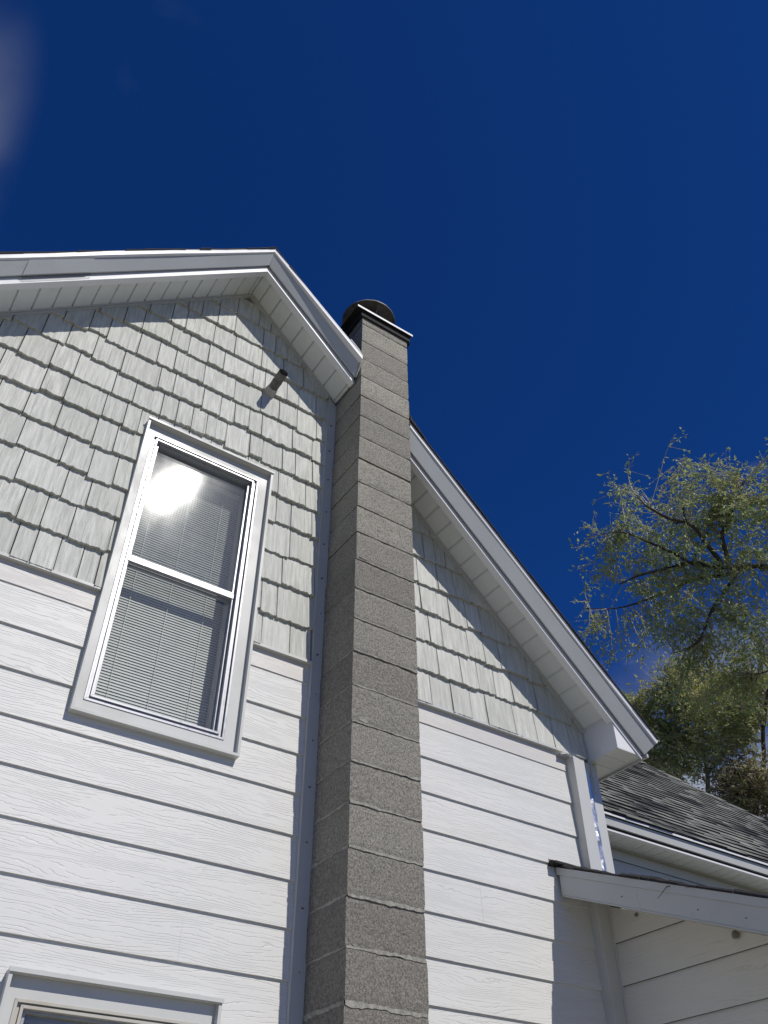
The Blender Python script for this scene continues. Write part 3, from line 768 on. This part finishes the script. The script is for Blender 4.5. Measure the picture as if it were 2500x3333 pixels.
# torn membrane end on the wall
b.box(FX-.045, FX+.25, 3.49, 3.552, 1.772, 1.786); b.box(FX-.05, FX-.02, 3.515,3.552,1.770,1.795)
build_child(b, 'porch_roof', M['tar'], house, label='black ragged roofing of the porch')
b = MB(); rnd = random.Random(5)
for k_ in range(9):
    x = FX-.05+.028*k_; h = .010+.006*rnd.random(); b.prism([(x,W-.0165,1.792),(x+.03,W-.0165,1.790),(x+.03,W-.0165,1.792+h),(x,W-.0165,1.794+h)],[(x,W-.012,1.792),(x+.03,W-.012,1.790),(x+.03,W-.012,1.792+h),(x,W-.012,1.794+h)])
build_child(b, 'rotten_edge', M['rust'], house, label='rotten brown siding edge above the porch roof')
b = MB()
for (y,z) in ((3.10,1.50),(2.66,1.33),(2.42,1.20)):
    b = MB(); b.box(FX-.0035, FX-.0002, y, y+.005, PT(y)-.105, PT(y)-.100); build_child(b, 'nail', M['screw'], house)
# mud nests and stray twigs
def lump(c, r, name, label, cat, grp):
    b = MB(); n, m = 12, 8; k = 0
    for j in range(m+1):
        t = math.pi*j/m
        for i in range(n):
            a = 2*math.pi*i/n; d = Vector((math.sin(t)*math.cos(a), math.sin(t)*math.sin(a), math.cos(t))); f = 1+.35*noise.noise(d*2.3+Vector((c[0]*9,c[1]*9,0)))
            b.v.append((c[0]+d.x*r*f*.75, c[1]+d.y*r*f*1.15, c[2]+d.z*r*f))
    for j in range(m):
        for i in range(n):
            w = (i+1)%n; b.f.append((j*n+i,(j+1)*n+i,(j+1)*n+w,j*n+w)); b.mi.append(0)
    o = b.build(name, M['wasp'], None, smooth=True); o['label'] = label; o['category'] = cat; o['group'] = grp
lump((3.876, 2.703, 1.262), .018, 'wasp_nest', 'larger brown mud nest under the porch eave at the right', 'wasp nest', 'mud nests under the porch eave')
lump((3.885, 3.289, 1.503), .009, 'wasp_nest', 'tiny mud nest near the corner post under the porch eave', 'wasp nest', 'mud nests under the porch eave')
def twig(pts, r, label):
    b = MB(); b.tube(pts, [r, r*.8, r*.4], 5); o = b.build('twig', M['tar'], None, smooth=True); o['label'] = label; o['category'] = 'twig'; o['group'] = 'twigs caught on the porch roof edge'
twig([(FX+.03,2.74,PT(2.74)+.012),(FX-.015,2.80,PT(2.80)-.02),(FX-.025,2.86,PT(2.86)-.085)], .0025, 'longer dark twig hanging over the porch fascia')
twig([(FX+.03,2.62,PT(2.62)+.012),(FX-.015,2.66,PT(2.66)-.002),(FX-.02,2.69,PT(2.69)-.012)], .002, 'short dark twig lying on the porch roof edge')

# ------------------------------------------------------------------ rear wing
YW = 4.43; ZS = 2.487; YE = 4.222; KR = .965; X9 = 10.55
wl = MB()
zc = [2.487, 2.395] + [2.395-.2045*k for k in range(1, 21)]
for k in range(len(zc)-1):
    zt, zb = zc[k], max(zc[k+1], GR)
    if zt <= GR: break
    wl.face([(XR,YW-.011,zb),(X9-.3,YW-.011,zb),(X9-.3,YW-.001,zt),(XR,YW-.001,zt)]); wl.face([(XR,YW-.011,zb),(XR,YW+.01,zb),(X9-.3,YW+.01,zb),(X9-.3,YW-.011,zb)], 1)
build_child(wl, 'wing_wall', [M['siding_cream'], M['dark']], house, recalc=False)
b = MB(); b.box(XR, X9-.3, YW+.012, YW+.1, GR, ZS); b.box(X9-.31,X9-.3,YW,BACK-1,GR,ZS)
build_child(b, 'wing_frame', M['interior'], house)
b = MB(); x = XR+.107
b.face([(XR,YE,ZS),(XR+.107,YE,ZS),(XR+.107,YW+.01,ZS),(XR,YW+.01,ZS)])
while x < X9:
    b.face([(x,YE,ZS+.016),(x+.006,YE,ZS),(x+.006,YW+.01,ZS),(x,YW+.01,ZS+.016)]); b.face([(x+.006,YE,ZS),(x+.106,YE,ZS),(x+.106,YW+.01,ZS),(x+.006,YW+.01,ZS)]); b.face([(x+.106,YE,ZS),(x+.111,YE,ZS+.016),(x+.111,YW+.01,ZS+.016),(x+.106,YW+.01,ZS)]); x += .111
build_child(b, 'wing_soffit', M['soffit'], house, recalc=False)
b = MB(); b.box(XR, X9, YW-.02, YW-.012, ZS-.012, ZS-.002); build_child(b, 'wing_trim', M['trim'], house)
b = MB(); b.box(XR, X9, YE-.030, YE-.024, ZS-.010, ZS+.002); b.box(XR, X9, YE-.024, YE+.004, ZS-.010, ZS-.006); build_child(b, 'wing_fascia_lip', M['white'], house)
b = MB(); b.prism([(XR,YE-.028,2.520),(XR,YE-.040,2.580),(XR,YE+.0,2.580),(XR,YE+.0,2.520)],[(X9,YE-.028,2.520),(X9,YE-.040,2.580),(X9,YE+.0,2.580),(X9,YE+.0,2.520)])
build_child(b, 'wing_fascia', M['trim'], house)
b = MB(); b.box(XR, X9, YE-.058, YE-.052, 2.584, 2.600); build_child(b, 'wing_drip_edge', M['white'], house)
b = MB(); b.box(XR, X9, YE-.052, YE, 2.581, 2.606); b.box(XR, X9, YE-.012, YE, ZS+.003, 2.52); build_child(b, 'wing_board', M['tar'], house)
# shingled hip roof: courses of tabs with real butt edges
b = MB(); rnd = random.Random(31)
Y0 = YE-.065; Z0 = 2.606; cosk = 1/math.sqrt(1+KR*KR); sink = KR*cosk; YR = 8.2
def RP(x, s_, h):   # point on the roof: x, distance up the slope, height off the deck
    return (x, Y0 + s_*cosk - h*sink, Z0 + s_*sink + h*cosk)
HX = X9+.13
def hip_x(s_): return HX - s_*cosk
L = (YR-Y0)/cosk; s_ = 0; ex = .118
b.face([RP(XR,0,0),RP(hip_x(0),0,0),RP(hip_x(L),L,0),RP(XR,L,0)],0)
b.face([(HX,Y0,Z0),(HX,BACK,Z0),(hip_x(L),YR,Z0+L*sink)],0)
while s_ < L-.1:
    x = XR-rnd.uniform(0,.2)
    while x < hip_x(s_)+.02:
        w = rnd.uniform(.10,.26); a, c = max(x,XR), min(x+w, hip_x(s_)+.02); x += w
        if c <= a: continue
        hh = .010 + rnd.choice((0,.006,.006)); se = .018*noise.noise((x*1.4, s_*.9, 7)) + .010*noise.noise((x*4.4, s_*3, 7)) + rnd.uniform(-.004,.004); t = min(s_+ex+.02, L)
        j0, j1 = se+rnd.uniform(-.003,.003), se+rnd.uniform(-.003,.003)
        p = [RP(a,s_+j0,hh), RP(c,s_+j1,hh), RP(c,t,.003), RP(a,t,.003)]
        b.face(p, 0); b.face([RP(a,s_+j0,-.001), RP(c,s_+j1,-.001), RP(c,s_+j1,hh), RP(a,s_+j0,hh)], 1)
        b.face([RP(c,s_+j1,hh), RP(c,s_+j1,0), RP(c,t,0)], 1); b.face([RP(a,s_+j0,hh), RP(a,t,0), RP(a,s_+j0,0)], 1)
    s_ += ex
s_ = 0
while s_ < L-.2:    # hip caps
    q = s_+.24; h = .03
    P = lambda s__, o, hh: (HX - s__*cosk + o, Y0+s__*cosk+ (o if o > 0 else 0), Z0+s__*sink+hh)
    b.face([(HX-s_*cosk-.13, Y0+s_*cosk, Z0+s_*sink+.022),(HX-s_*cosk, Y0+s_*cosk, Z0+s_*sink+.040),(HX-q*cosk, Y0+q*cosk, Z0+q*sink+.022),(HX-q*cosk-.13, Y0+q*cosk, Z0+q*sink+.008)],0)
    s_ += .20
build_child(b, 'wing_roof', [M['shingle'], M['tar']], house, recalc=False, label='grey-green asphalt shingle roof of the rear wing')

# ------------------------------------------------------------------ trees
def mat_leaf(name, c0, c1, c2):
    s = NT(name); s.t.nodes.remove(s.b)
    gi = s.n('ShaderNodeNewGeometry'); r = gi.outputs['Random Per Island']
    cr = s.n('ShaderNodeValToRGB'); s.l(r, cr.inputs[0]); e = cr.color_ramp.elements; e[0].color = (*c0,1); e[1].color = (*c2,1); k = cr.color_ramp.elements.new(.5); k.color = (*c1,1)
    big = s.noise(s.vec((1.1,1.1,1.1)), 1, 2, .5)
    c = s.mix(s.mr(big, .4, .65, 0, .6), cr.outputs[0], (c2[0]*.9, c2[1]*.85, c2[2]*.6))
    d = s.n('ShaderNodeBsdfDiffuse'); s.l(c, d.inputs[0]); t = s.n('ShaderNodeBsdfTranslucent'); s.l(c, t.inputs[0])
    g = s.n('ShaderNodeBsdfGlossy'); g.inputs['Roughness'].default_value = .5; g.inputs[0].default_value = (.9,.95,.9,1)
    m1 = s.n('ShaderNodeMixShader'); m1.inputs[0].default_value = .48; s.l(d.outputs[0], m1.inputs[1]); s.l(t.outputs[0], m1.inputs[2])
    m2 = s.n('ShaderNodeMixShader'); m2.inputs[0].default_value = .05; s.l(m1.outputs[0], m2.inputs[1]); s.l(g.outputs[0], m2.inputs[2]); s.l(m2.outputs[0], s.out.inputs[0]); return s.m
LEAF_A = mat_leaf('green elm leaf', (.22,.33,.10), (.40,.50,.17), (.58,.62,.28))
LEAF_B = mat_leaf('yellow green leaf', (.25,.34,.11), (.44,.51,.18), (.62,.62,.30))
LEAF_C = mat_leaf('dry brown leaf', (.12,.10,.045), (.20,.15,.075), (.26,.22,.12))
BARK = mat_simple('grey brown bark', (.085,.07,.055), .9, 0, .35, 9, .7, .02, .2)
TWIG = mat_simple('pale twig bark', (.46,.41,.32), .8, 0, .35, 6, .3, .01, .3)

def grow(root, limbs, vols, nt_, leaf_mat, leaf, seed, trunk, droop=.5, dens=1.0, tl=(.5,1.3)):
    """limbs: list of (points, r0, r1). vols: ellipsoids (centre, radii, weight). Twigs start near limb points and reach through the volumes."""
    rnd = random.Random(seed)
    tb = MB(); tb.tube(*trunk, n=10)
    build_child(tb, 'trunk', BARK, root, smooth=True, lift=False)
    lb = MB(); nodes = []
    def smooth(pts, k=5):
        P = [Vector(p) for p in pts]; out = []
        for i in range(len(P)-1):
            a, b_, c, d = P[max(i-1,0)], P[i], P[i+1], P[min(i+2,len(P)-1)]
            for j in range(k):
                t = j/k; out.append(.5*((2*b_)+(c-a)*t+(2*a-5*b_+4*c-d)*t*t+(3*b_-a-3*c+d)*t**3))
        out.append(P[-1]); return out
    for pts, r0, r1 in limbs:
        q = smooth(pts); n = len(q)
        q = [p + Vector((noise.noise(p*1.3), noise.noise(p*1.3+Vector((9,0,0))), noise.noise(p*1.3+Vector((0,9,0)))))*.10 for p in q]
        lb.tube(q, [r0+(r1-r0)*i/(n-1) for i in range(n)], 7); nodes += q
    tw, lf = MB(), MB()
    wsum = sum(v[2] for v in vols)
    def addleaf(p, d):
        s_ = leaf*rnd.uniform(.6,1.25); d = (d + Vector((rnd.gauss(0,.6), rnd.gauss(0,.6), rnd.gauss(0,.6)-.35))).normalized()
        n = Vector((rnd.gauss(0,1),rnd.gauss(0,1),rnd.gauss(0,1)+.8)).normalized(); sd = d.cross(n)
        if sd.length < .01: return
        sd.normalize(); w = s_*.19; up = sd.cross(d)*s_*.06
        lf.face([p, p+d*s_*.45+sd*w+up, p+d*s_, p+d*s_*.45-sd*w+up])
    for i in range(nt_):
        r = rnd.random()*wsum
        for c, rad, wt in vols:
            r -= wt
            if r <= 0: break
        while True:
            u = Vector((rnd.uniform(-1,1),rnd.uniform(-1,1),rnd.uniform(-1,1)))
            if u.length < 1: break
        target = Vector((c[0]+u.x*rad[0], c[1]+u.y*rad[1], c[2]+u.z*rad[2]))
        if noise.noise(target*.85+Vector((seed,0,0))) < -.06/dens: continue
        best = min(nodes, key=lambda p: (p-target).length_squared + rnd.uniform(0,.5))
        dd = target-best; dist = dd.length
        L_ = min(dist, rnd.uniform(*tl)*1.6); st = target - dd.normalized()*L_ if dist > L_ else best
        # secondary branch from limb to twig start now and then
        if dist > L_ and rnd.random() < .16:
            mid = (best+st)/2 + Vector((rnd.gauss(0,.12),rnd.gauss(0,.12),rnd.gauss(0,.12)+.15)); q = smooth([best, mid, st], 4)
            lb.tube(q, [.022-.014*k_/(len(q)-1) for k_ in range(len(q))], 4)
        outd = Vector((rnd.gauss(0,.35)-.25, rnd.gauss(0,.35), -droop*rnd.uniform(.2,1.3)))
        end = target + outd*rnd.uniform(*tl)*.55
        q = smooth([st, (st+target)/2+Vector((rnd.gauss(0,.06),rnd.gauss(0,.06),rnd.uniform(0,.12))), target, end], 4)
        r0 = rnd.uniform(.006,.012); tw.tube(q, [r0*(1-.75*k_/(len(q)-1)) for k_ in range(len(q))], 3, 0, False)
        for k_ in range(2, len(q)-1):
            d = (q[k_+1]-q[k_]).normalized()
            for j in range(rnd.choice((1,1,2,3))):
                f = rnd.random(); addleaf(q[k_].lerp(q[k_+1], f), d)
            if rnd.random() < .62:        # side twig
                sdv = (d + Vector((rnd.gauss(0,.8),rnd.gauss(0,.8),rnd.gauss(0,.8)))).normalized()*rnd.uniform(.10,.34)
                e = q[k_]+sdv; e2 = e+Vector((sdv.x*.5, sdv.y*.5, sdv.z*.3-.05*droop)); tw.tube([q[k_], e, e2], [.0034,.0025,.0014], 3, 0, False)
                for j in range(rnd.choice((2,3,4,5))):
                    f = rnd.random(); pp = q[k_].lerp(e, f*2) if f < .5 else e.lerp(e2, f*2-1); addleaf(pp, sdv.normalized())
    build_child(lb, 'limbs', BARK, root, smooth=True, lift=False)
    build_child(tw, 'twigs', TWIG, root, smooth=True, recalc=False, lift=False)
    build_child(lf, 'crown', leaf_mat, root, recalc=False, lift=False)

# world-space limb points and crown volumes

ta = empty('elm_tree', (14.35,5.95,0), 'tall tree with sparse green leaves on long drooping twigs, reaching in from the right edge', 'tree', 'trees behind the rear wing')
grow(ta, [
  ([(14.05, 5.45, 9.46), (13.41, 5.38, 10.56), (12.91, 5.69, 11.08), (12.5, 6.21, 11.3), (11.97, 6.66, 11.33), (11.45, 6.98, 11.39), (10.95, 7.43, 11.29), (10.49, 7.88, 11.1)], 0.1, 0.012),
  ([(12.34, 6.47, 11.34), (12.09, 7.22, 11.47), (11.85, 7.96, 11.54), (11.6, 8.77, 11.51), (11.27, 9.38, 11.69)], 0.045, 0.006),
  ([(12.09, 6.61, 11.38), (11.88, 6.38, 11.95), (11.96, 6.01, 12.4), (11.97, 5.71, 12.71)], 0.05, 0.006),
  ([(12.03, 6.68, 11.41), (11.34, 6.54, 11.8), (10.79, 6.73, 11.96), (10.33, 6.79, 12.07), (9.95, 6.7, 12.18)], 0.045, 0.006),
  ([(12.75, 5.92, 11.16), (12.4, 5.55, 11.82), (11.97, 5.39, 12.08)], 0.035, 0.008),
  ([(12.27, 6.55, 11.37), (12.14, 7.13, 10.77), (12.0, 7.52, 10.26), (11.6, 7.95, 10.03)], 0.04, 0.006),
  ([(13.21, 5.52, 10.77), (13.25, 6.26, 10.23), (13.08, 6.97, 9.72), (12.81, 7.29, 9.66)], 0.035, 0.008),
  ([(11.49, 6.95, 11.36), (10.78, 7.16, 11.68), (10.29, 7.41, 11.84), (10.01, 7.61, 11.81)], 0.03, 0.005)],
 [((11.25, 6.79, 12.39), (1.15, 1.3, 0.75), 2.3), ((12.04, 6.36, 11.78), (1.0, 1.5, 0.9), 1.8), ((11.29, 7.61, 11.78), (1.0, 1.2, 0.7), 1.7), ((11.6, 8.54, 11.17), (0.95, 1.1, 0.6), 1.0), ((12.24, 7.42, 10.77), (1.1, 1.4, 0.8), 1.8), ((12.01, 5.71, 12.19), (0.7, 1.3, 1.0), 1.1), ((12.58, 6.42, 11.06), (0.8, 1.3, 1.0), 1.4), ((11.92, 8.2, 10.14), (0.7, 0.9, 0.45), 0.55), ((12.7, 7.68, 9.89), (1.1, 1.3, 0.55), 2.0), ((12.96, 6.81, 10.23), (0.8, 1.3, 0.9), 1.4), ((12.67, 5.47, 11.53), (1.2, 1.5, 1.5), 1.2), ((10.75, 6.71, 12.93), (0.8, 0.9, 0.45), 0.5), ((11.44, 6.17, 12.56), (0.8, 1.0, 0.45), 0.5), ((11.83, 5.29, 12.61), (0.7, 1.0, 0.5), 0.6), ((10.59, 7.92, 11.96), (0.5, 0.7, 0.7), 0.5), ((11.19, 8.86, 11.56), (0.45, 0.8, 0.6), 0.45)], 1080, LEAF_A, .085, 3, ([(14.35,5.95,0.0),(14.15,5.65,4.73),(14.05, 5.45, 9.46)],[0.26,0.18,0.16]), .55)
tb_ = empty('shrubby_tree', (15.10,11.00,0), 'lower bushy tree with yellow-green leaves and a dark forked stem, right behind the wing roof', 'tree', 'trees behind the rear wing')
grow(tb_, [
  ([(14.8, 10.5, 7.24), (14.56, 9.94, 8.68), (14.29, 9.65, 9.59), (14.05, 9.44, 10.24), (13.68, 9.42, 10.82)], 0.06, 0.015),
  ([(14.41, 9.76, 9.21), (14.32, 8.93, 9.43), (14.39, 8.64, 9.39)], 0.05, 0.02),
  ([(14.29, 9.65, 9.59), (13.92, 9.9, 9.92), (13.57, 10.06, 10.3), (13.23, 10.26, 10.58)], 0.04, 0.006),
  ([(14.17, 9.58, 9.86), (13.87, 9.85, 10.51), (13.49, 9.97, 10.95)], 0.035, 0.006),
  ([(14.53, 9.92, 8.78), (13.99, 10.04, 9.14), (13.53, 10.26, 9.43)], 0.03, 0.006),
  ([(14.36, 9.49, 6.88), (14.26, 8.72, 8.28), (14.1, 8.09, 9.32), (13.93, 7.52, 10.16)], 0.055, 0.03),
  ([(14.29, 9.76, 8.42), (14.31, 8.98, 8.63), (14.32, 8.27, 8.72)], 0.04, 0.01)],
 [((13.57, 10.18, 10.15), (0.95, 1.2, 0.75), 1.8), ((13.9, 9.49, 10.42), (0.8, 1.2, 0.7), 1.0), ((14.3, 9.13, 9.7), (1.0, 1.3, 1.1), 2.2), ((13.96, 8.09, 9.59), (0.8, 1.2, 1.3), 2.0), ((14.01, 10.11, 9.5), (0.8, 1.1, 0.5), 1.2), ((14.22, 8.48, 8.66), (0.7, 1.0, 0.8), 1.3), ((13.34, 10.23, 10.45), (0.4, 0.8, 0.5), 0.4), ((14.1, 9.92, 9.09), (0.8, 0.8, 0.4), 1.1), ((13.71, 8.97, 10.82), (0.6, 0.7, 0.45), 0.6), ((13.96, 8.85, 10.14), (1.0, 1.1, 0.8), 1.6), ((14.09, 8.82, 9.0), (0.8, 1, 0.5), 1.0)], 1380, LEAF_B, .085, 8, ([(15.10,11.00,0.0),(14.90,10.70,3.62),(14.8, 10.5, 7.24)],[0.11,0.08,0.07]), -.15)
tc_ = empty('dry_bush', (15.12,9.43,0), 'dry brown shrub at the right edge just above the wing roof', 'shrub')
grow(tc_, [
  ([(14.82, 8.93, 6.55), (14.59, 8.57, 7.74), (14.43, 8.47, 8.23)], 0.07, 0.03),
  ([(14.53, 9.24, 6.84), (14.29, 8.94, 7.91), (14.03, 8.97, 8.43)], 0.05, 0.02)],
 [((14.18, 8.73, 8.44), (0.8, 0.9, 0.55), 1.5), ((14.02, 9.37, 8.7), (0.6, 0.8, 0.3), 0.7), ((14.56, 8.46, 7.97), (0.8, 1, 0.6), 1.2)], 400, LEAF_C, .08, 15, ([(15.12,9.43,0.0),(14.92,9.13,3.27),(14.82, 8.93, 6.55)],[0.13,0.09,0.08]), -.2)
